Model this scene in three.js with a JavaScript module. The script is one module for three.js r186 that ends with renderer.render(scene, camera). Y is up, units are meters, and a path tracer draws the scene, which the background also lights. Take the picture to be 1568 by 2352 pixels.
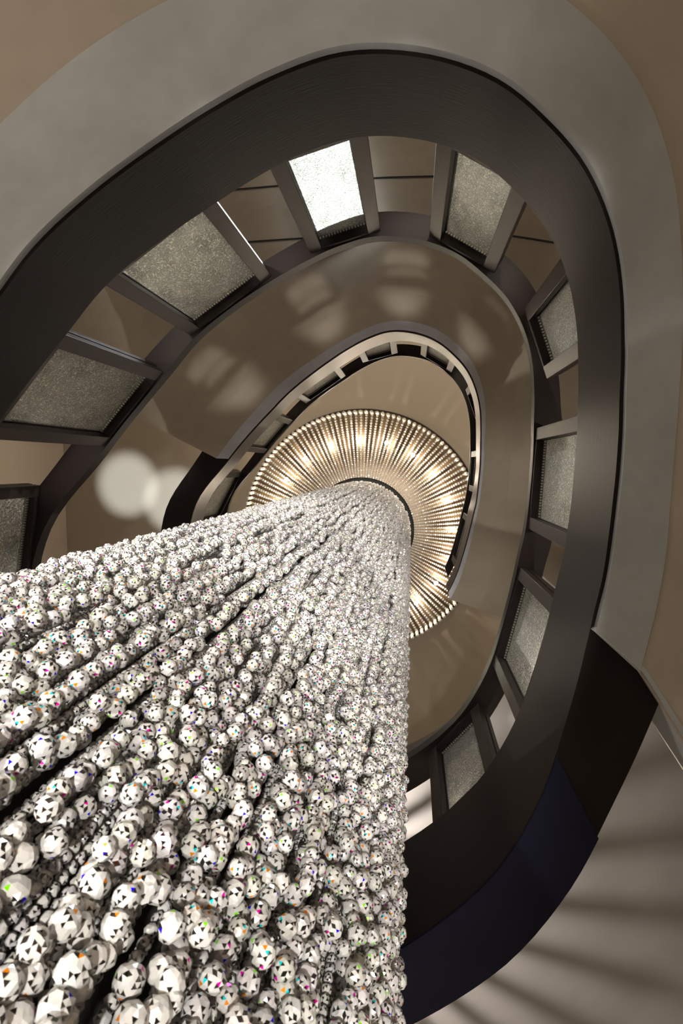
import * as THREE from 'three';
import { mergeGeometries, mergeVertices } from 'three/addons/utils/BufferGeometryUtils.js';
import { RoundedBoxGeometry } from 'three/addons/geometries/RoundedBoxGeometry.js';
import { ImprovedNoise } from 'three/addons/math/ImprovedNoise.js';

// ------------------------------------------------------------------ camera, sky, exposure
const EYE = 1.3;                                   // height of the lens over the ground floor, m
const scene = new THREE.Scene();
scene.background = new THREE.Color(0x000000);
const camera = new THREE.PerspectiveCamera(2 * Math.atan(1176 / 1300) * 180 / Math.PI, 1568 / 2352, 0.02, 60);
camera.position.set(0, EYE, 0);
camera.up.set(-0.009956, 0.080657, 0.996692);
camera.lookAt(-0.122102, EYE + 0.989185, -0.081269);
const renderer = new THREE.WebGLRenderer({ antialias: true });
renderer.toneMapping = THREE.LinearToneMapping;
camera.focus = 3.6; camera.userData.fStop = 12;   // the nearest beads are a little soft
renderer.toneMappingExposure = 0.11;
renderer.shadowMap.enabled = true;

const LAMP_POWER = 7.5, UPLIGHT_POWER = 300, FILL_GROUND = 72, FILL_LOWER = 29, FILL_UPPER = 62;

// ------------------------------------------------------------------ small helpers
let seed = 7;
const rnd = () => { seed = (seed + 0x6d2b79f5) | 0; let t = Math.imul(seed ^ (seed >>> 15), 1 | seed); t = (t + Math.imul(t ^ (t >>> 7), 61 | t)) ^ t; return ((t ^ (t >>> 14)) >>> 0) / 4294967296; };
const D = Math.PI / 180, mod = (a, n) => ((a % n) + n) % n;
const sstep = (a, b, x) => { const t = Math.min(1, Math.max(0, (x - a) / (b - a))); return t * t * (3 - 2 * t); };
const taken = new Map();
const numbered = (n) => { const k = taken.get(n) ?? 0; taken.set(n, k + 1); return k ? n + '_' + String(k).padStart(3, '0') : n; };
function tag(o, label, category, group, kind) {
  o.userData.label = label;
  if (category) o.userData.category = category;
  if (group) o.userData.group = group;
  if (kind) o.userData.kind = kind;
  return o;
}
function obj(name, geometry, material, parent = scene) {
  const m = new THREE.Mesh(Array.isArray(geometry) ? mergeGeometries(geometry) : geometry, material);
  m.name = numbered(name); m.castShadow = m.receiveShadow = true; parent.add(m); return m;
}
function thing(name, label, category, group) {
  const g = new THREE.Group(); g.name = numbered(name); scene.add(g);
  return tag(g, label, category, group);
}
const struct = (name, geometry, material, label, parent) => { const m = obj(name, geometry, material, parent); if (!parent) tag(m, label, null, null, 'structure'); return m; };

// The oval well, in plan: angle a in degrees (0 = +x, 90 = -z), distance from the axis over the lens.
const at = (a, r, h) => new THREE.Vector3(r * Math.cos(a * D), EYE + h, -r * Math.sin(a * D));
const curve = (list) => (a) => {                    // closed Catmull-Rom through values 10 degrees apart
  const n = list.length, x = mod(a, 360) / (360 / n), i = Math.floor(x), t = x - i, p = (k) => list[mod(i + k, n)];
  return p(0) + 0.5 * t * (p(1) - p(-1) + t * (2 * p(-1) - 5 * p(0) + 4 * p(1) - p(2) + t * (3 * (p(0) - p(1)) + p(2) - p(-1))));
};
const well = curve([0.619, 0.622, 0.643, 0.683, 0.739, 0.834, 0.977, 1.187, 1.412, 1.6, 1.77, 1.95, 2.13, 2.27, 2.327, 2.29, 2.2, 2.0, 1.68, 1.481, 1.35, 1.277, 1.207, 1.156, 1.13, 1.122, 1.115, 1.081, 1.032, 0.966, 0.918, 0.859, 0.788, 0.715, 0.66, 0.631]);
const h1 = (a) => { const d = mod(a - 128, 360) + 128; return 1.586 + 0.2145 * (sstep(283, 328, d) - sstep(440, 488, d)); };
const rise1 = curve([0.46, 0.46, 0.47, 0.475, 0.48, 0.485, 0.5, 0.53, 0.55, 0.55, 0.54, 0.52, 0.5, 0.48, 0.46, 0.44, 0.42, 0.4, 0.39, 0.385, 0.385, 0.39, 0.4, 0.405, 0.4, 0.395, 0.4, 0.4, 0.4, 0.41, 0.43, 0.45, 0.46, 0.46, 0.455, 0.46]);
const c1 = (a) => h1(a) + rise1(a), f1 = (a) => h1(a) + 1.3;
const h2 = curve([5.32, 5.33, 5.34, 5.34, 5.36, 5.4, 5.43, 5.47, 5.48, 5.46, 5.42, 5.36, 5.3, 5.23, 5.16, 5.1, 5.05, 5.0, 4.95, 4.95, 4.98, 5.03, 5.01, 4.95, 4.88, 4.82, 4.77, 4.76, 4.77, 4.81, 4.95, 5.14, 5.27, 5.32, 5.32, 5.33]);
const c2 = (a) => h2(a) + curve2(a), f2 = (a) => h2(a) + curve3(a);
const curve2 = curve([0.3, 0.31, 0.35, 0.44, 0.47, 0.42, 0.37, 0.33, 0.33, 0.33, 0.33, 0.33, 0.33, 0.33, 0.34, 0.34, 0.34, 0.34, 0.34, 0.34, 0.36, 0.38, 0.41, 0.43, 0.43, 0.4, 0.38, 0.34, 0.3, 0.3, 0.33, 0.35, 0.37, 0.37, 0.35, 0.34]);
const curve3 = curve([0.96, 0.96, 0.99, 1.02, 1.03, 1.05, 1.05, 1.06, 1.07, 1.08, 1.08, 1.08, 1.08, 1.08, 1.08, 1.08, 1.1, 1.1, 1.1, 1.08, 1.06, 1.08, 1.09, 1.12, 1.11, 1.1, 1.1, 1.06, 1.0, 0.95, 0.95, 0.97, 0.98, 0.95, 0.93, 0.93]);
const strip1 = curve([0.153, 0.158, 0.168, 0.175, 0.19, 0.21, 0.23, 0.25, 0.27, 0.28, 0.3, 0.3, 0.3, 0.3, 0.3, 0.3, 0.3, 0.3, 0.3, 0.31, 0.32, 0.33, 0.33, 0.33, 0.312, 0.283, 0.255, 0.243, 0.248, 0.252, 0.24, 0.222, 0.2, 0.184, 0.17, 0.158]);
const strip2 = curve([0.035, 0.035, 0.034, 0.034, 0.04, 0.05, 0.062, 0.075, 0.08, 0.09, 0.1, 0.1, 0.1, 0.1, 0.1, 0.1, 0.1, 0.11, 0.12, 0.122, 0.122, 0.12, 0.11, 0.097, 0.087, 0.083, 0.083, 0.086, 0.088, 0.088, 0.082, 0.072, 0.06, 0.049, 0.04, 0.036]);
const rail1 = curve([0.167, 0.168, 0.16, 0.15, 0.155, 0.18, 0.195, 0.185, 0.187, 0.19, 0.2, 0.2, 0.2, 0.2, 0.2, 0.2, 0.2, 0.21, 0.205, 0.172, 0.145, 0.12, 0.108, 0.102, 0.102, 0.106, 0.112, 0.117, 0.124, 0.132, 0.137, 0.137, 0.138, 0.138, 0.142, 0.156]);
const ROOM = 5.6, edge = (a) => (ROOM + 0.02) / Math.max(Math.abs(Math.cos(a * D)), Math.abs(Math.sin(a * D)));
const HC = 8.6;                                     // ceiling over the lens

// A solid swept round the well: section(a) gives the corners [r, h] of its profile, in one turning sense.
function sweep(a0, a1, section, step = 2, closed = false) {
  const n = Math.max(2, Math.round((a1 - a0) / step)), pts = [];
  for (let i = 0; i <= n; i++) { const a = a0 + (a1 - a0) * i / n; pts.push(section(a).map((c) => c.isVector3 ? c : at(a, c[0], c[1]))); }
  const k = pts[0].length, parts = [];
  for (let j = 0; j < k; j++) {
    const pos = [], uv = [], idx = []; let s = 0;
    const w0 = pts[0][j].distanceTo(pts[0][(j + 1) % k]);
    for (let i = 0; i <= n; i++) {
      const p = pts[i][j], q = pts[i][(j + 1) % k];
      if (i) s += p.distanceTo(pts[i - 1][j]);
      pos.push(p.x, p.y, p.z, q.x, q.y, q.z); uv.push(s, 0, s, p.distanceTo(q) || w0);
      if (i < n) { const b = 2 * i; idx.push(b, b + 1, b + 2, b + 1, b + 3, b + 2); }
    }
    const g = new THREE.BufferGeometry();
    g.setAttribute('position', new THREE.Float32BufferAttribute(pos, 3)); g.setAttribute('uv', new THREE.Float32BufferAttribute(uv, 2)); g.setIndex(idx);
    g.computeVertexNormals(); parts.push(g);
  }
  if (!closed) for (const [row, flip] of [[0, 0], [n, 1]]) {
    const pos = [], uv = [], idx = [];
    for (const p of pts[row]) { pos.push(p.x, p.y, p.z); uv.push(p.x - p.z, p.y); }
    for (let j = 1; j < k - 1; j++) flip ? idx.push(0, j + 1, j) : idx.push(0, j, j + 1);
    const g = new THREE.BufferGeometry();
    g.setAttribute('position', new THREE.Float32BufferAttribute(pos, 3)); g.setAttribute('uv', new THREE.Float32BufferAttribute(uv, 2)); g.setIndex(idx);
    g.computeVertexNormals(); parts.push(g);
  }
  return mergeGeometries(parts);
}

// ------------------------------------------------------------------ materials
const noise = new ImprovedNoise();
function texture(w, h, f, srgb) {
  const d = new Uint8Array(w * h * 4);
  for (let y = 0; y < h; y++) for (let x = 0; x < w; x++) {
    const c = f(x / w, y / h), i = (y * w + x) * 4, v = Array.isArray(c) ? c : [c, c, c];
    for (let k = 0; k < 3; k++) d[i + k] = Math.max(0, Math.min(255, Math.round(v[k] * 255))); d[i + 3] = 255;
  }
  const t = new THREE.DataTexture(d, w, h); t.wrapS = t.wrapT = THREE.RepeatWrapping; t.magFilter = THREE.LinearFilter; t.minFilter = THREE.LinearMipmapLinearFilter; t.generateMipmaps = true;
  if (srgb) t.colorSpace = THREE.SRGBColorSpace; t.needsUpdate = true; return t;
}
const tile = (u, v, f, z) => {                       // noise that repeats over the unit square
  const n = (x, y) => noise.noise(x * f, y * f, z);
  return (n(u, v) * (1 - u) + n(u - 1, v) * u) * (1 - v) + (n(u, v - 1) * (1 - u) + n(u - 1, v - 1) * u) * v;
};
const rep = (t, x, y) => { const c = t.clone(); c.repeat.set(x, y); c.needsUpdate = true; return c; };
const cloud = texture(256, 256, (u, v) => 0.93 + 0.07 * (tile(u, v, 4, 1) + 0.6 * tile(u, v, 9, 5) + 0.4 * tile(u, v, 23, 9)), true);
const brush = texture(512, 256, (u, v) => 0.5 + 0.42 * noise.noise(u * 6, v * 120, 3) + 0.2 * noise.noise(u * 40, v * 60, 8));
const waxed = texture(256, 256, (u, v) => 0.72 + 0.18 * tile(u, v, 5, 2) + 0.12 * tile(u, v, 14, 7));
const glitterMap = (() => {                             // olive glass with its glitter painted in as pale and coloured flecks
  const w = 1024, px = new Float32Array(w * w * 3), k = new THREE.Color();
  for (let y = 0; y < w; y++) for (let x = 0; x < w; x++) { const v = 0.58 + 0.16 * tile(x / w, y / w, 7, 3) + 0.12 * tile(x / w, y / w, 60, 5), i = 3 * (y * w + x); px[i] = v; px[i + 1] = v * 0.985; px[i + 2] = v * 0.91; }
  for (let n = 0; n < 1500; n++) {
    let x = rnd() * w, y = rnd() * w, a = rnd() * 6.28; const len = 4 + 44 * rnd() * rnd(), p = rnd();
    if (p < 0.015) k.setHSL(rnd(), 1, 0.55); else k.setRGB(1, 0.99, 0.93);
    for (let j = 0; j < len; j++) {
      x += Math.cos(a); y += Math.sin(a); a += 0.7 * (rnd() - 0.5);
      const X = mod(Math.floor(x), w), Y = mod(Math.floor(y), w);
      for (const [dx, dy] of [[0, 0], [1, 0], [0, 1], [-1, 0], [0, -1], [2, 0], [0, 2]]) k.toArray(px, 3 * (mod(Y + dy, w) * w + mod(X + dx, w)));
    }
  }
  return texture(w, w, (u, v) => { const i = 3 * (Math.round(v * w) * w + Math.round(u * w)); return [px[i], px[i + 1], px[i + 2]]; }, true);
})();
const M = {
  plaster: new THREE.MeshStandardMaterial({ name: 'taupe plaster', color: new THREE.Color(0.44, 0.375, 0.3), roughness: 0.75, map: rep(cloud, 0.5, 0.5) }),
  greyplaster: new THREE.MeshStandardMaterial({ name: 'mauve grey plaster', color: new THREE.Color(0.34, 0.31, 0.295), roughness: 0.75, map: rep(cloud, 0.5, 0.5) }),
  floor: new THREE.MeshStandardMaterial({ name: 'pale stone floor', color: new THREE.Color(0.7, 0.65, 0.57), roughness: 0.6, map: rep(cloud, 0.4, 0.4) }),
  wall: new THREE.MeshStandardMaterial({ name: 'warm wall plaster', color: new THREE.Color(0.5, 0.43, 0.35), roughness: 0.8 }),
  plate: new THREE.MeshStandardMaterial({ name: 'waxed grey steel', color: new THREE.Color(0.5, 0.52, 0.52), metalness: 0.3, roughness: 0.5, map: rep(cloud, 1.2, 1.2), roughnessMap: rep(waxed, 1.1, 1.4) }),
  blueplate: new THREE.MeshStandardMaterial({ name: 'blue grey polished steel', color: new THREE.Color(0.62, 0.63, 0.7), metalness: 0.2, roughness: 0.5, map: rep(cloud, 1.2, 1.2), roughnessMap: rep(waxed, 1.1, 1.4) }),
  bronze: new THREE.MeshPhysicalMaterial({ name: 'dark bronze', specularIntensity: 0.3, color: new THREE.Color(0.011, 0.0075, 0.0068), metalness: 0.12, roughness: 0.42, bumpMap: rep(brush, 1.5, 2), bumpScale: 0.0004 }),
  litbronze: new THREE.MeshStandardMaterial({ name: 'brushed bronze', color: new THREE.Color(0.13, 0.1, 0.088), metalness: 0.8, roughness: 0.38, bumpMap: rep(brush, 1.5, 2), bumpScale: 0.0004 }),  // same bronze, with the upper ring's stronger lighting put into its colour
  frame: new THREE.MeshPhysicalMaterial({ name: 'brushed bronze frame', specularIntensity: 0.5, color: new THREE.Color(0.05, 0.038, 0.034), metalness: 0.7, roughness: 0.4, bumpMap: rep(brush, 2, 3), bumpScale: 0.0004 }),
  steel: new THREE.MeshPhysicalMaterial({ name: 'bronze with blue reflection tint', specularIntensity: 0.25, color: new THREE.Color(0.01, 0.0102, 0.022), metalness: 0.3, roughness: 0.42 }),  // bluish reflection on the beam underside put into the base colour
  black: new THREE.MeshStandardMaterial({ name: 'black recess', color: new THREE.Color(0.01, 0.009, 0.008), roughness: 0.8 }),
  glass: new THREE.MeshPhysicalMaterial({ name: 'rippled mirror glass', color: new THREE.Color(1, 1, 1), map: glitterMap, metalness: 0.1, roughness: 0.7, side: THREE.DoubleSide, transmission: 0.6, thickness: 0, ior: 1.5,
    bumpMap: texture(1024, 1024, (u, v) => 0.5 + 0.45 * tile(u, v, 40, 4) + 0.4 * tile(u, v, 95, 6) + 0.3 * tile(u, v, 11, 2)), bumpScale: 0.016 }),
  gasket: new THREE.MeshStandardMaterial({ name: 'studded steel strip', color: new THREE.Color(0.5, 0.48, 0.42), metalness: 0.9, roughness: 0.3 }),
  crystal: new THREE.MeshPhysicalMaterial({ name: 'crystal with painted sparkle', color: new THREE.Color(0.97, 0.96, 0.94), metalness: 0.5, roughness: 0.12, flatShading: true, vertexColors: true }),  // bright metallic facets stand in for reflection inside the crystal
  clear: new THREE.MeshPhysicalMaterial({ name: 'clear crystal', color: 0xffffff, metalness: 0, roughness: 0.02, transmission: 1, thickness: 0.02, ior: 1.55, flatShading: true }),
  gold: new THREE.MeshStandardMaterial({ name: 'champagne backing plate', color: new THREE.Color(0.24, 0.16, 0.085), metalness: 0.4, roughness: 0.35 }),
  bulb: new THREE.MeshStandardMaterial({ name: 'lamp glow', color: 0xffffff, emissive: new THREE.Color(1, 0.93, 0.8), emissiveIntensity: 14 }),
  panel_light: new THREE.MeshStandardMaterial({ name: 'panel lamp glow', color: 0xffffff, emissive: new THREE.Color(0.86, 0.95, 1), emissiveIntensity: 190 }),
};

// ------------------------------------------------------------------ room shell
const box = (w, h, d, x, y, z) => new THREE.BoxGeometry(w, h, d).translate(x, y, z);
const TOP = EYE + HC;
struct('floor', box(2 * ROOM + 0.6, 0.3, 2 * ROOM + 0.6, 0, -0.15, 0), M.floor, 'pale stone ground floor under the stairwell');
struct('ceiling', box(2 * ROOM + 0.6, 0.3, 2 * ROOM + 0.6, 0, TOP + 0.15, 0), M.plaster, 'taupe top ceiling that carries the round chandelier plate');
struct('wall_left', box(0.3, TOP, 2 * ROOM + 0.6, -ROOM - 0.15, TOP / 2, 0), M.wall, 'plain warm wall left of the stairwell');
struct('wall_right', box(0.3, TOP, 2 * ROOM + 0.6, ROOM + 0.15, TOP / 2, 0), M.wall, 'plain warm wall right of the stairwell');
struct('wall_back', box(2 * ROOM, TOP, 0.3, 0, TOP / 2, ROOM + 0.15), M.wall, 'plain warm wall at the top of the picture');
struct('wall_front', box(2 * ROOM, TOP, 0.3, 0, TOP / 2, -ROOM - 0.15), M.wall, 'plain warm wall at the bottom of the picture');

// A ring slab with its underside at the ramp height hb; r0, r1 inner and outer edge.
// s0, s1 turn its outer corners so that its two ends run straight but not radially.
function slab(a0, a1, r0, r1, hb, ht, s0 = 0, s1 = 0) {
  const cut = [0, 0.05, 0.1, 0.25, 0.5, 0.75, 1];
  return sweep(a0, a1, (a) => {
    const da = s0 * (1 - sstep(0, 70, a - a0)) + s1 * (1 - sstep(0, 110, a1 - a)), p = at(a, r0(a), 0), q = at(a + da, r1(a + da), 0);
    const on = (k, h) => { const v = p.clone().lerp(q, k); return v.setY(EYE + h(Math.atan2(-v.z, v.x) / D)); };
    return [...cut.map((k) => on(k, hb)), ...cut.slice().reverse().map((k) => on(k, ht))];
  }, 2);
}
const A_END1 = 42.1;
// level one
struct('gallery_slab', slab(128, 360 + A_END1, (a) => well(a) + strip1(a), edge, h1, (a) => c1(a) - 0.05, 0, 13), M.plaster, 'beige underside of the lower gallery floor');
struct('trim_1', sweep(128, 360 + A_END1, (a) => [[well(a) + 0.012, h1(a) - 0.004], [well(a) + strip1(a), h1(a) - 0.004], [well(a) + strip1(a), h1(a) + 0.02], [well(a) + 0.012, h1(a) + 0.02]], 2), M.plate, 'wide waxed grey steel band under the lower gallery edge');
// level two
struct('gallery_slab', slab(182.2, 360 + 73.5, (a) => well(a) + strip2(a), edge, h2, (a) => c2(a) - 0.05, 17.4, -46), M.plaster, 'taupe underside of the upper gallery floor with soft light streaks');
struct('trim_2', sweep(182.2, 360 + 73.5, (a) => [[well(a) + 0.012, h2(a) - 0.004], [well(a) + strip2(a), h2(a) - 0.004], [well(a) + strip2(a), h2(a) + 0.02], [well(a) + 0.012, h2(a) + 0.02]], 2), M.blueplate, 'narrow blue-grey polished band under the upper gallery edge');

// dark joint strips between the soffit boards of the upper gallery
function joint(x0, z0, x1, z1, label) {
  const parts = [], n = 40, pos = [], idx = [], w = 0.007;
  for (let i = 0; i <= n; i++) {
    const x = x0 + (x1 - x0) * i / n, d = z0 + (z1 - z0) * i / n, y = EYE + h2(Math.atan2(d, x) / D);
    pos.push(x, y - 0.004, -d - w, x, y - 0.004, -d + w, x, y + 0.01, -d - w, x, y + 0.01, -d + w);
    if (i < n) { const b = 4 * i; idx.push(b, b + 4, b + 1, b + 1, b + 4, b + 5, b + 2, b, b + 4, b + 2, b + 4, b + 6, b + 1, b + 3, b + 5, b + 3, b + 7, b + 5); }
  }
  const g = new THREE.BufferGeometry(); g.setAttribute('position', new THREE.Float32BufferAttribute(pos, 3)); g.setIndex(idx); g.computeVertexNormals();
  return struct('trim_joint', g, M.black, label);
}
joint(-2.4, -1.965, 2.4, -1.775, 'dark joint line across the upper gallery soffit, nearer the well');
joint(-2.4, -2.385, 2.4, -2.215, 'dark joint line across the upper gallery soffit, farther from the well');
// the landing past the end of the lower gallery floor
struct('landing_slab', sweep(40, 128, (a) => [[well(a) + 0.32, 3.5], [edge(a), 3.5], [edge(a), 3.8], [well(a) + 0.32, 3.8]], 2), M.greyplaster, 'underside of the stair landing at the lower right with slanting light streaks');

// polished plate on the cut end of the lower gallery floor
{
  const b = [[0.56, 0.506], [0.709, 0.63], [0.839, 0.83], [1.3, 1.54], [2.6, 3.54]].map(([x, d]) => new THREE.Vector3(x, EYE + 1.795, -d));
  const t = [[0.568, 0.522], [0.798, 0.833], [0.915, 1.012], [1.28, 1.57], [2.55, 3.55]].map(([x, d]) => new THREE.Vector3(x, EYE + 1.96, -d));
  const pos = [], idx = [], off = new THREE.Vector3(0.012, 0.004, 0.008);
  for (let i = 0; i < 5; i++) for (const v of [b[i], t[i], t[i].clone().add(off), b[i].clone().add(off)]) pos.push(v.x, v.y, v.z);
  for (let i = 0; i < 4; i++) for (let k = 0; k < 4; k++) { const p = 4 * i + k, q = 4 * i + (k + 1) % 4; idx.push(p, q, p + 4, q, q + 4, p + 4); }
  idx.push(0, 1, 2, 0, 2, 3, 16, 18, 17, 16, 19, 18);
  const g = new THREE.BufferGeometry(); g.setAttribute('position', new THREE.Float32BufferAttribute(pos, 3)); g.setIndex(idx); const n = g.toNonIndexed(); n.computeVertexNormals();
  n.setAttribute('uv', new THREE.Float32BufferAttribute(new Float32Array(n.attributes.position.count * 2), 2));
  struct('trim_3', n, M.plate, 'slanting grey metal edge plate on the cut end of the lower gallery floor');
}

// ------------------------------------------------------------------ edge beams and handrails
const deep = (a) => 0.3 - 0.25 * sstep(412, 433, a);
const beam = (hb, hc, w = () => 0.3) => (a) => [[well(a), hb(a) + 0.02], [well(a) + w(a), hb(a) + 0.02], [well(a) + w(a), hc(a)], [well(a), hc(a)]];
const band = (name, label, a0, a1, hb, hc, m, w) => tag(obj(name, sweep(a0, a1, beam(hb, hc, w), 2, false), m), label, 'edge beam');
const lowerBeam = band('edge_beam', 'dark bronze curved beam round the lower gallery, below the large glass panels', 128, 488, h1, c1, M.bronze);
const foldPlate = obj('underside_tint_plate', sweep(63, 128, (a) => [[well(a) + 0.004, h1(a) + 0.01], [well(a) + 0.302, h1(a) + 0.01], [well(a) + 0.302, h1(a) + 0.022], [well(a) + 0.004, h1(a) + 0.022]], 2), M.steel, lowerBeam);
foldPlate.userData.label = 'beam underside past the fold with its blue reflection painted on';
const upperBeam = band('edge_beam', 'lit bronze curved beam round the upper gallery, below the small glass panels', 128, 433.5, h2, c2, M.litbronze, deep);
obj('underside_tint_plate', sweep(128.2, 433.3, (a) => [[well(a) + 0.006, h2(a) + 0.012], [well(a) + deep(a) - 0.002, h2(a) + 0.012], [well(a) + deep(a) - 0.002, h2(a) + 0.022], [well(a) + 0.006, h2(a) + 0.022]], 2), M.bronze, upperBeam).name = 'underside_tint_plate';  // dark plate added to put shade on the underside of the lit beam
function rail(name, label, hf, w, hh, a0 = 0, a1 = 360) {
  const g = sweep(a0, a1, (a) => [[well(a), hf(a) - hh], [well(a) + w(a), hf(a) - hh], [well(a) + w(a), hf(a)], [well(a), hf(a)]], 2, a1 - a0 > 359);
  return tag(obj(name, g, M.bronze), label, 'handrail');
}
rail('handrail', 'broad dark bronze handrail ring above the large glass panels', f1, rail1, 0.07);
rail('handrail', 'thin dark bronze handrail ring nearest the chandelier disc', f2, (a) => 0.115, 0.05, 128, 431.5);

// ------------------------------------------------------------------ balustrade panels
function panel(a0, a1, hb, ht, label, group) {
  const g = thing('balustrade_panel', label, 'balustrade panel', group);
  const p = at(a0, well(a0), 0), q = at(a1, well(a1), 0), am = (a0 + a1) / 2;
  const y0 = EYE + Math.min(hb(a0), hb(a1), hb(am)) - 0.01, y1 = EYE + Math.min(...[0, 1, 2, 3, 4, 5, 6, 7, 8].map((k) => ht(a0 - 4 + (a1 - a0 + 8) * k / 8))) - 0.004;
  const dx = q.clone().sub(p).setY(0), w = dx.length(); dx.normalize();
  const out = new THREE.Vector3(dx.z, 0, -dx.x); if (out.dot(at(am, 1, 0).setY(0)) < 0) out.negate();
  let sag = 0;                                       // push the flat panel out until it clears the well
  for (let k = 1; k < 8; k++) { const b = a0 + (a1 - a0) * k / 8; sag = Math.max(sag, at(b, well(b), 0).sub(p).setY(0).dot(out)); }
  p.addScaledVector(out, sag + 0.004);
  const z = dx.clone().cross(new THREE.Vector3(0, 1, 0));          // local z, either inwards or outwards
  const s = Math.sign(z.dot(out));
  g.matrixAutoUpdate = true;
  g.position.copy(p).setY(y0); g.quaternion.setFromRotationMatrix(new THREE.Matrix4().makeBasis(dx, new THREE.Vector3(0, 1, 0), z));
  const H = y1 - y0, st = 0.062, dp = 0.075, rb = (w_, h_, d_, x, y, zz) => new RoundedBoxGeometry(w_, h_, d_, 1, 0.003).translate(x, y, zz * s);
  for (const x of [st / 2, w - st / 2]) {
    const m = obj('stile', [rb(st, H, 0.035, x, H / 2, 0.0175), rb(st - 0.01, H, 0.01, x, H / 2, 0.04), rb(st, H, 0.03, x, H / 2, 0.06)], M.frame, g); m.name = 'stile';
  }
  obj('top_rail', rb(w - 2 * st, 0.026, dp, w / 2, H - 0.013, dp / 2), M.bronze, g).name = 'top_rail';
  obj('bottom_rail', rb(w - 2 * st, 0.04, dp, w / 2, 0.02, dp / 2), M.frame, g).name = 'bottom_rail';
  const gw = w - 2 * st, gh = H - 0.07;
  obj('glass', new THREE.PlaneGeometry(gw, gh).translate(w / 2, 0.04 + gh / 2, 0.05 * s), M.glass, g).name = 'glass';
  const studs = []; const n = Math.round(gw / 0.014);
  for (let i = 0; i < n; i++) studs.push(new THREE.BoxGeometry(0.009, 0.012, 0.009).translate(st + gw * (i + 0.5) / n, H - 0.036, 0.04 * s));
  obj('studded_strip', studs, M.gasket, g).name = 'studded_strip';
  return g;
}
const lower = [[150, 175.8, 'dark glass panel at the far left edge, lowest of the lower balustrade'], [183.4, 200.6, 'large glass panel at left with two bright lines along its upper frame'], [210.1, 233.3, 'large pale glittering glass panel at upper left, beside the white one'],
  [243.9, 262.1, 'glaring white backlit glass panel near the top of the lower balustrade'], [273.1, 292.4, 'bright glittering glass panel right of the white one'], [304, 326.5, 'olive rippled glass panel at upper right with a jagged dark reflection'],
  [342.6, 388.8, 'glass panel at right with rainbow glints, middle of the right side'], [403.4, 428, 'tilted silvery glass panel at lower right with a jagged bright reflection'], [434.6, 446.8, 'plain tan glass panel at lower right, partly behind the crystal column']];
const upper = [[176.9 - 14, 176.9, 'small glass panel of the upper gallery half behind the crystal column'], [184.7, 200.8, 'small mirrored panel at left of the upper ring reflecting the chandelier strands'], [210.2, 233.6, 'small glittering panel at upper left of the upper ring'], [244.1, 262.6, 'small whitish panel at the top of the upper ring'],
  [273.3, 292.3, 'small olive panel at top right of the upper ring'], [303.6, 325.8, 'narrow foreshortened panel at right of the upper ring, first below its top right bend'], [346.1, 383.7, 'dark foreshortened panel at the right edge of the upper ring'], [402.1, 427.2, 'lowest dark panel at the right of the upper ring, by the slab end']];
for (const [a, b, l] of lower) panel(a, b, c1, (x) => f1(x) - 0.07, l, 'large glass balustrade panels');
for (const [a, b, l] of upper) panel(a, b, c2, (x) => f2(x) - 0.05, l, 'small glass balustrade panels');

// ------------------------------------------------------------------ chandelier
// A cut bead: some facets clear, others painted with inner reflection and dispersion glints.
function cutBead(detail, glassy) {
  const g = new THREE.IcosahedronGeometry(1, detail), cut = new Map();
  for (let i = 0, q = g.attributes.position; i < q.count; i++) {
    const key = [q.getX(i), q.getY(i), q.getZ(i)].map((x) => Math.round(x * 1e4)).join(), f = cut.get(key) ?? (detail > 1 ? 0.9 + 0.15 * rnd() : 0.86 + 0.22 * rnd());
    cut.set(key, f); q.setXYZ(i, q.getX(i) * f, q.getY(i) * f, q.getZ(i) * f);
  }
  const p = g.attributes.position.array, n = p.length / 9, c = [], k = new THREE.Color(), sets = [[], [], []];
  for (let i = 0; i < n; i++) { const r = rnd(); sets[r < glassy ? 0 : r < (detail > 1 ? 0.98 : 0.98) ? 1 : 2].push(i); }
  const pos = [];
  for (const set of sets) for (const i of set) {
    if (set === sets[2]) k.setHSL((0.05 + 0.618 * set.indexOf(i)) % 1, 1, 0.5); else k.setHSL(rnd(), 0.09, 0.95);
    for (let j = 0; j < 9; j++) pos.push(p[9 * i + j]);
    for (let j = 0; j < 3; j++) c.push(k.r, k.g, k.b);
  }
  const b = new THREE.BufferGeometry();
  b.setAttribute('position', new THREE.Float32BufferAttribute(pos, 3)); b.setAttribute('color', new THREE.Float32BufferAttribute(c, 3));
  b.setAttribute('uv', new THREE.Float32BufferAttribute(new Float32Array(pos.length / 3 * 2), 2));
  b.computeVertexNormals();
  let at0 = 0; sets.forEach((set, m) => { b.addGroup(at0, set.length * 3, m); at0 += set.length * 3; });
  return b;
}
const CX = -0.748, CZ = -0.968, R_COL = 0.736, R_DISC = 1.764;
const chandelier = thing('crystal_chandelier', 'tall glittering crystal bead column hanging from a round plate of radial bead strands', 'chandelier');
chandelier.position.set(CX, TOP, CZ);
const lathe = (pts) => new THREE.LatheGeometry(pts.map(([r, y]) => new THREE.Vector2(r, y)), 128);
obj('ceiling_plate', lathe([[0.001, -0.05], [R_DISC + 0.02, -0.05], [R_DISC + 0.05, -0.035], [R_DISC + 0.05, 0]]), M.gold, chandelier);
obj('plate_rim', new THREE.TorusGeometry(R_DISC + 0.045, 0.014, 8, 160).rotateX(Math.PI / 2).translate(0, -0.05, 0), M.frame, chandelier);
obj('shade_core', lathe([[R_COL - 0.13, -0.12], [R_COL - 0.13, -HC + 0.1], [0.001, -HC + 0.1]]), M.black, chandelier);  // dark core added to stand for the unlit inside of the column
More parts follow.
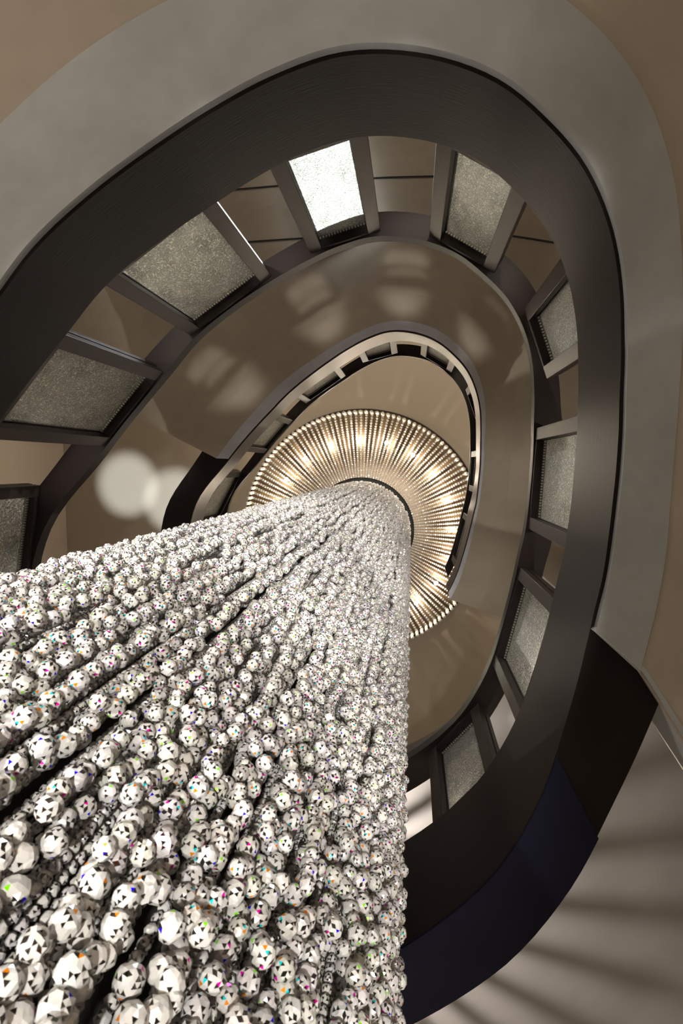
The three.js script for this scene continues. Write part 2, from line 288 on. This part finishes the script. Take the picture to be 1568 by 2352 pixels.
obj('column_collar', lathe([[R_COL + 0.06, -0.05], [R_COL + 0.06, -0.075], [R_COL + 0.02, -0.12], [0.001, -0.12]]), M.black, chandelier);
const beadKinds = [], smallKinds = [];
for (let k = 0; k < 3; k++) { beadKinds.push(cutBead(2, 0.12 + 0.025 * k)); smallKinds.push(cutBead(1, 0.15)); }
const beadNear = []; for (let k = 0; k < 6; k++) beadNear.push(cutBead(2, 0.16));
const beadLow = new THREE.IcosahedronGeometry(1, 0);
beadLow.setAttribute('color', new THREE.BufferAttribute(new Float32Array(180).fill(0.95), 3));
const FACETS = [M.clear, M.crystal, M.crystal];
// radial strands
const strandGeo = [];
for (let v = 0; v < 3; v++) {
  const list = []; let r = R_COL + 0.07;
  const put = (r_, y, s) => { const g = beadLow.clone().rotateX(rnd() * 6).rotateY(rnd() * 6).rotateZ(rnd() * 6).scale(s, s, s).translate(r_, y, 0), c = new Float32Array(180).fill(0.95), k = new THREE.Color();
    for (let f = 0; f < 20; f++) if (rnd() < (y < -0.14 ? 0.01 : 0.04)) { k.setHSL(rnd(), 1, 0.5); for (let j = 0; j < 3; j++) k.toArray(c, 9 * f + 3 * j); }  // odd facets painted in rainbow colours as dispersion glints
    g.setAttribute('color', new THREE.BufferAttribute(c, 3)); list.push(g);
  };
  while (r < R_DISC - 0.02) { const s = 0.0125 + 0.012 * (r - R_COL) / (R_DISC - R_COL); put(r, -0.12 - 0.05 * Math.sin(Math.PI * (r - R_COL) / (R_DISC - R_COL)), s); r += s * 1.7; }
  for (let k = 0; k < 9; k++) put(R_DISC - 0.012 + 0.004 * Math.sin(k), -0.12 - 0.024 * k, 0.0275);
  strandGeo.push(mergeGeometries(list));
}
const NS = 136;
for (let i = 0; i < NS; i++) { const m = obj('bead_strand', strandGeo[i % 3], M.crystal, chandelier); m.name = 'bead_strand'; m.rotation.y = i * 2 * Math.PI / NS; }
// the hanging column: large beads outside, small ones inside
const beads = [], small = [];
const NO = 176, BR = 0.0138;
for (let i = 0; i < NO; i++) {
  const a = (i + 0.7 * (rnd() - 0.5)) * 2 * Math.PI / NO, rr = R_COL - BR * (i % 2 ? 0.6 + 1.8 * rnd() : 0.6 * rnd()), wob = rnd() * 6;
  for (let y = -0.16 - rnd() * 0.03; y > -HC + 0.15; y -= BR * (1.85 + 0.5 * rnd() * rnd())) {
    const b = a + BR * (1.7 * (rnd() - 0.5) + 0.6 * Math.sin(y * 9 + wob)) / rr, r = rr + 1.6 * BR * (rnd() - 0.7);
    beads.push([r * Math.cos(b), y, r * Math.sin(b), BR * (0.86 + 0.24 * rnd())]);
  }
}
for (let i = 0; i < 280; i++) {
  const a = (i + 0.6 * (rnd() - 0.5)) * 2 * Math.PI / 280, rr = R_COL - (i % 2 ? 0.042 : 0.075) - 0.02 * rnd();
  for (let y = -0.16; y > -HC + 0.15; y -= 0.0158) small.push([rr * Math.cos(a), y, rr * Math.sin(a), 0.0077]);
}
const tintOf = () => { const b = 0.85 + 0.15 * rnd(); return new THREE.Color(b, b * (0.97 + 0.05 * rnd()), b * (0.95 + 0.1 * rnd())); };
const q0 = new THREE.Quaternion(), e0 = new THREE.Euler(), m0 = new THREE.Matrix4();
const eyeLocal = new THREE.Vector3(0, EYE, 0).sub(chandelier.position);
function inst(name, list, geo, label) {
  const m = new THREE.InstancedMesh(geo, FACETS, list.length); m.name = numbered(name); m.userData.kind = 'stuff'; m.castShadow = m.receiveShadow = true;
  list.forEach(([x, y, z, s], i) => { e0.set(rnd() * 6.3, rnd() * 6.3, rnd() * 6.3); m0.compose(new THREE.Vector3(x, y, z), q0.setFromEuler(e0), new THREE.Vector3(s, s, s)); m.setMatrixAt(i, m0); m.setColorAt(i, tintOf()); });
  chandelier.add(m); return m;
}
const toEye = (b) => Math.hypot(b[0] - eyeLocal.x, b[1] - eyeLocal.y, b[2] - eyeLocal.z);
beads.sort((p, q) => toEye(p) - toEye(q));
inst('bead_curtain', beads.slice(300), beadKinds[2]);
inst('inner_bead_curtain', small, smallKinds[0]);
for (const [x, y, z, s] of beads.slice(0, 300)) { const m = obj('crystal_bead', beadNear[Math.floor(rnd() * 6)], FACETS, chandelier); m.name = 'crystal_bead'; m.position.set(x, y, z); m.scale.setScalar(s); m.rotation.set(rnd() * 6, rnd() * 6, rnd() * 6); }
// lamps among the strands
for (let i = 0; i < 20; i++) {
  const a = (1.8 + 18 * i) * D, r = 1.36, x = r * Math.cos(a), z = r * Math.sin(a);
  const b = obj('lamp_bulb', new THREE.SphereGeometry(0.032, 16, 12), M.bulb, chandelier); b.name = 'lamp_bulb'; b.position.set(x, -0.215, z);
  const l = new THREE.PointLight(new THREE.Color(1, 0.87, 0.68), LAMP_POWER, 0, 2); l.position.set(x, -0.215, z); l.castShadow = true; l.shadow.radius = 0.5; chandelier.add(l);
}

// ------------------------------------------------------------------ unseen uplights added round the well, and gallery lamps
function uplight(x, z, power, cone, aim, label, group) {
  const g = thing('added_uplight', label, 'lamp', group);
  g.position.set(x, 0, z);
  obj('ring', new THREE.TorusGeometry(0.07, 0.012, 8, 32).rotateX(Math.PI / 2).translate(0, 0.012, 0), M.gasket, g).name = 'ring';
  obj('lamp_lens', new THREE.CylinderGeometry(0.06, 0.06, 0.01, 32).translate(0, 0.006, 0), M.bulb, g).name = 'lamp_lens';
  const l = new THREE.SpotLight(new THREE.Color(1, 0.94, 0.86), power, 0, cone * D, cone > 30 ? 0.5 : 0.25, 2); l.position.set(0, 0.03, 0); l.target.position.set(aim[0] - x, aim[1], aim[2] - z); l.castShadow = true; l.shadow.radius = group === 'uplights under the well' ? 4.5 : 1.5; g.add(l, l.target);
}
for (const a of [179.5, 205.4, 238.6, 267.6, 298]) for (const k of [0.3, 0.45, 0.6]) {  // unseen uplights added to throw soffit streaks through the panel gaps
  const p = at(a, well(a) * k, 0), q = at(a, well(a), c1(a) + 0.45);
  const up = (h) => Math.atan2(well(a) * (1 - k), h + EYE) / D, mid = up(c1(a) + 0.45);
  uplight(p.x, p.z, UPLIGHT_POWER, 0.8 * (up(h1(a)) - mid), [q.x, q.y, q.z], 'added unseen uplight under the well, aimed through a panel gap to streak the soffit', 'uplights under the well');
}
// unseen uplights added round the column foot, each brightening one height of beads
const foot = (a, d) => [CX + (R_COL + d) * Math.cos(a * D), CZ - (R_COL + d) * Math.sin(a * D)];
for (const [a, d, power, cone, h] of [[-15, 0.42, 85, 14, 1.7], [-58, 0.95, 190, 21, 1.9], [-100, 1.0, 250, 21, 1.9], [-138, 0.85, 270, 21, 1.8], [-30, 0.85, 230, 10, 4.0], [-55, 1.1, 290, 10, 4.2], [-90, 1.0, 290, 10, 4.2], [-120, 0.9, 230, 10, 4.0], [-36, 0.9, 450, 5.5, 6.2], [-75, 1.0, 480, 5.5, 6.2]]) {
  const [x, z] = foot(a, d), k = Math.hypot(x - CX, z - CZ);
  uplight(x, z, power, cone, [CX + (x - CX) * R_COL / k, h, CZ + (z - CZ) * R_COL / k], 'added unseen uplight at the column foot that brightens the beads', 'added uplights round the column foot');
}

// unseen fill lamps added on the walls to brighten soffits and ceiling
function sconce(a, h, label, power, color = new THREE.Color(1, 0.89, 0.74)) {
  const g = thing('added_fill_lamp', label, 'lamp', 'added fill lamps on the walls');
  const r = ROOM / Math.max(Math.abs(Math.cos(a * D)), Math.abs(Math.sin(a * D)));
  g.position.copy(at(a, r - 0.12, h)); g.rotation.y = a * D;
  obj('shade', new THREE.CylinderGeometry(0.07, 0.05, 0.1, 24, 1, true).translate(0, -0.03, 0), M.gasket, g).name = 'shade';
  obj('lamp_bulb', new THREE.SphereGeometry(0.04, 16, 12).translate(0, 0.06, 0), M.bulb, g).name = 'lamp_bulb';
  obj('arm', new THREE.BoxGeometry(0.12, 0.02, 0.02).translate(0.06, -0.07, 0), M.gasket, g).name = 'arm';
  const l = new THREE.PointLight(color, power, 0, 2); l.position.set(0, 0.06, 0); l.castShadow = true; l.shadow.radius = 2; g.add(l);
}
for (const a of [5, 45, 90, 135, 160, 225, 265, 315]) {
  sconce(a, -0.3, 'added unseen fill lamp on the ground floor wall under the lower gallery', FILL_GROUND * (a > 130 && a < 240 ? 3.6 : a > 300 || a < 10 ? 0.3 : a > 200 ? 1.6 : a < 100 ? 0.2 : 0.6), new THREE.Color(1, 0.93, 0.84));
  sconce(a, 3.2, 'added unseen fill lamp on the lower gallery wall', FILL_LOWER * (a > 200 ? 1.7 : a < 10 ? 0.7 : a < 100 ? 0.25 : 0.6));
  if (a > 180 || a < 60) sconce(a, 6.9, 'added unseen fill lamp on the upper gallery wall', FILL_UPPER);
}

// unseen uplights added on the upper gallery floor to brighten the top ceiling
for (const a of [195, 235, 275, 315, 355]) {
  const g = thing('added_uplight', 'added unseen uplight on the upper gallery floor that brightens the top ceiling', 'lamp', 'uplights on the upper gallery');
  const p = at(a, 3.0, c2(a) - 0.05), c = new THREE.Vector3(CX * 0.4, TOP, CZ * 0.4); g.position.copy(p);
  obj('ring', new THREE.TorusGeometry(0.07, 0.012, 8, 32).rotateX(Math.PI / 2).translate(0, 0.012, 0), M.gasket, g).name = 'ring';
  obj('lamp_lens', new THREE.CylinderGeometry(0.06, 0.06, 0.01, 32).translate(0, 0.006, 0), M.bulb, g).name = 'lamp_lens';
  const l = new THREE.SpotLight(new THREE.Color(1, 0.87, 0.66), 55, 0, 55 * D, 0.6, 2); l.position.set(0, 0.03, 0); l.target.position.copy(c).sub(p); l.castShadow = true; l.shadow.radius = 2; g.add(l, l.target);
}

// unseen backlights added behind lower panels to make their glass glow
for (const [a, k, where] of [[192, 0.4, 'the left panel'], [222, 1.3, 'the upper left panel'], [283, 1.8, 'the bright panel right of the white one'], [315, 0.35, 'the olive rippled panel'], [5, 1, 'the rainbow-glinting right panel'], [55, 0.8, 'the tilted silvery panel'], [80, 0.4, 'the plain tan panel']]) {
  const g = thing('added_backlight', 'added unseen backlight behind ' + where, 'lamp', 'added backlights behind the lower panels');
  const far = a < 10 || a > 180, p = at(a, well(a) + (far ? 0.85 : 0.22), c1(a) - (far ? 0.05 : 0)), q = at(a, well(a), c1(a) + 0.5); g.position.copy(p);
  obj('base', new THREE.CylinderGeometry(0.07, 0.08, 0.02, 24).translate(0, 0.01, 0), M.frame, g).name = 'base';
  obj('lamp_bulb', new THREE.SphereGeometry(0.04, 16, 12).translate(0, 0.06, 0), M.bulb, g).name = 'lamp_bulb';
  const l = new THREE.SpotLight(new THREE.Color(1, 0.93, 0.8), (far ? 42 : 9) * k, 0, (far ? 34 : 60) * D, 0.5, 2); l.position.set(0, 0.06, 0); l.target.position.copy(q).sub(p); l.castShadow = true; l.shadow.radius = 2; g.add(l, l.target);
}

// the bright panel lamp behind the white pane, under the upper gallery
{
  const g = thing('ceiling_light', 'glaring rectangular ceiling lamp seen through the white glass panel', 'lamp');
  g.position.set(-0.675, EYE + 4.72, 2.235); g.rotation.y = -17 * D;
  obj('lamp_housing', new RoundedBoxGeometry(0.55, 0.05, 0.86, 2, 0.01), M.frame, g).name = 'lamp_housing';
  obj('lamp_diffuser', new THREE.BoxGeometry(0.54, 0.01, 0.85).translate(0, -0.028, 0), M.panel_light, g).name = 'lamp_diffuser';
  const l = new THREE.RectAreaLight(new THREE.Color(0.93, 0.98, 1), 40, 0.52, 0.9); l.position.set(0, -0.04, 0); l.rotation.x = -Math.PI / 2; g.add(l);
}

// two cool spotlights that throw round pools on the ceiling left of the upper gallery
for (const [x, d, tx, td, label] of [[-4.3, 0.9, -4.5, 0.35, 'cool spotlight on the lower gallery, nearer the left wall'], [-3.9, 1.1, -3.75, 0.6, 'cool spotlight on the lower gallery, nearer the well']]) {
  const g = thing('spotlight', label, 'lamp', 'cool gallery spotlights');
  g.position.set(x, EYE + 2.1, -d);
  obj('lamp_housing', new THREE.CylinderGeometry(0.06, 0.05, 0.16, 24, 1, true).translate(0, 0.1, 0), M.frame, g).name = 'lamp_housing';
  obj('base', new THREE.CylinderGeometry(0.1, 0.1, 0.03, 24).translate(0, 0.015, 0), M.frame, g).name = 'base';
  obj('lamp_lens', new THREE.CylinderGeometry(0.05, 0.05, 0.01, 24).translate(0, 0.15, 0), M.panel_light, g).name = 'lamp_lens';
  const l = new THREE.SpotLight(new THREE.Color(0.86, 0.95, 1), 1500, 0, 5.5 * D, 0.5, 2); l.position.set(0, 0.2, 0); l.target.position.set(tx - x, 6, d - td); l.castShadow = true; l.shadow.radius = 2; g.add(l, l.target);
}
// unseen finned lamp added behind the column to throw streaks on the landing soffit
{
  const g = thing('added_streak_lamp', 'added unseen finned lamp that throws streaks on the stair landing soffit', 'lamp');
  g.position.set(-0.72, EYE + 3.08, -2.75);
  obj('lamp_bulb', new THREE.SphereGeometry(0.02, 16, 12), M.bulb, g).name = 'lamp_bulb';
  for (let i = 0; i < 30; i++) { const f = obj('fin', new THREE.BoxGeometry(0.03, 0.16, 0.0145).translate(0.11, 0, 0), M.frame, g); f.name = 'fin'; f.rotation.y = i * 12 * D; }
  obj('base', new THREE.CylinderGeometry(0.125, 0.125, 0.02, 32).translate(0, -0.09, 0), M.frame, g).name = 'base';
  obj('post', new THREE.CylinderGeometry(0.015, 0.015, 0.64, 12).translate(0, -0.42, 0), M.frame, g).name = 'post';
  const l = new THREE.PointLight(new THREE.Color(1, 0.94, 0.86), 430, 0, 2); l.castShadow = true; l.shadow.radius = 0.4; g.add(l);
}

renderer.render(scene, camera);
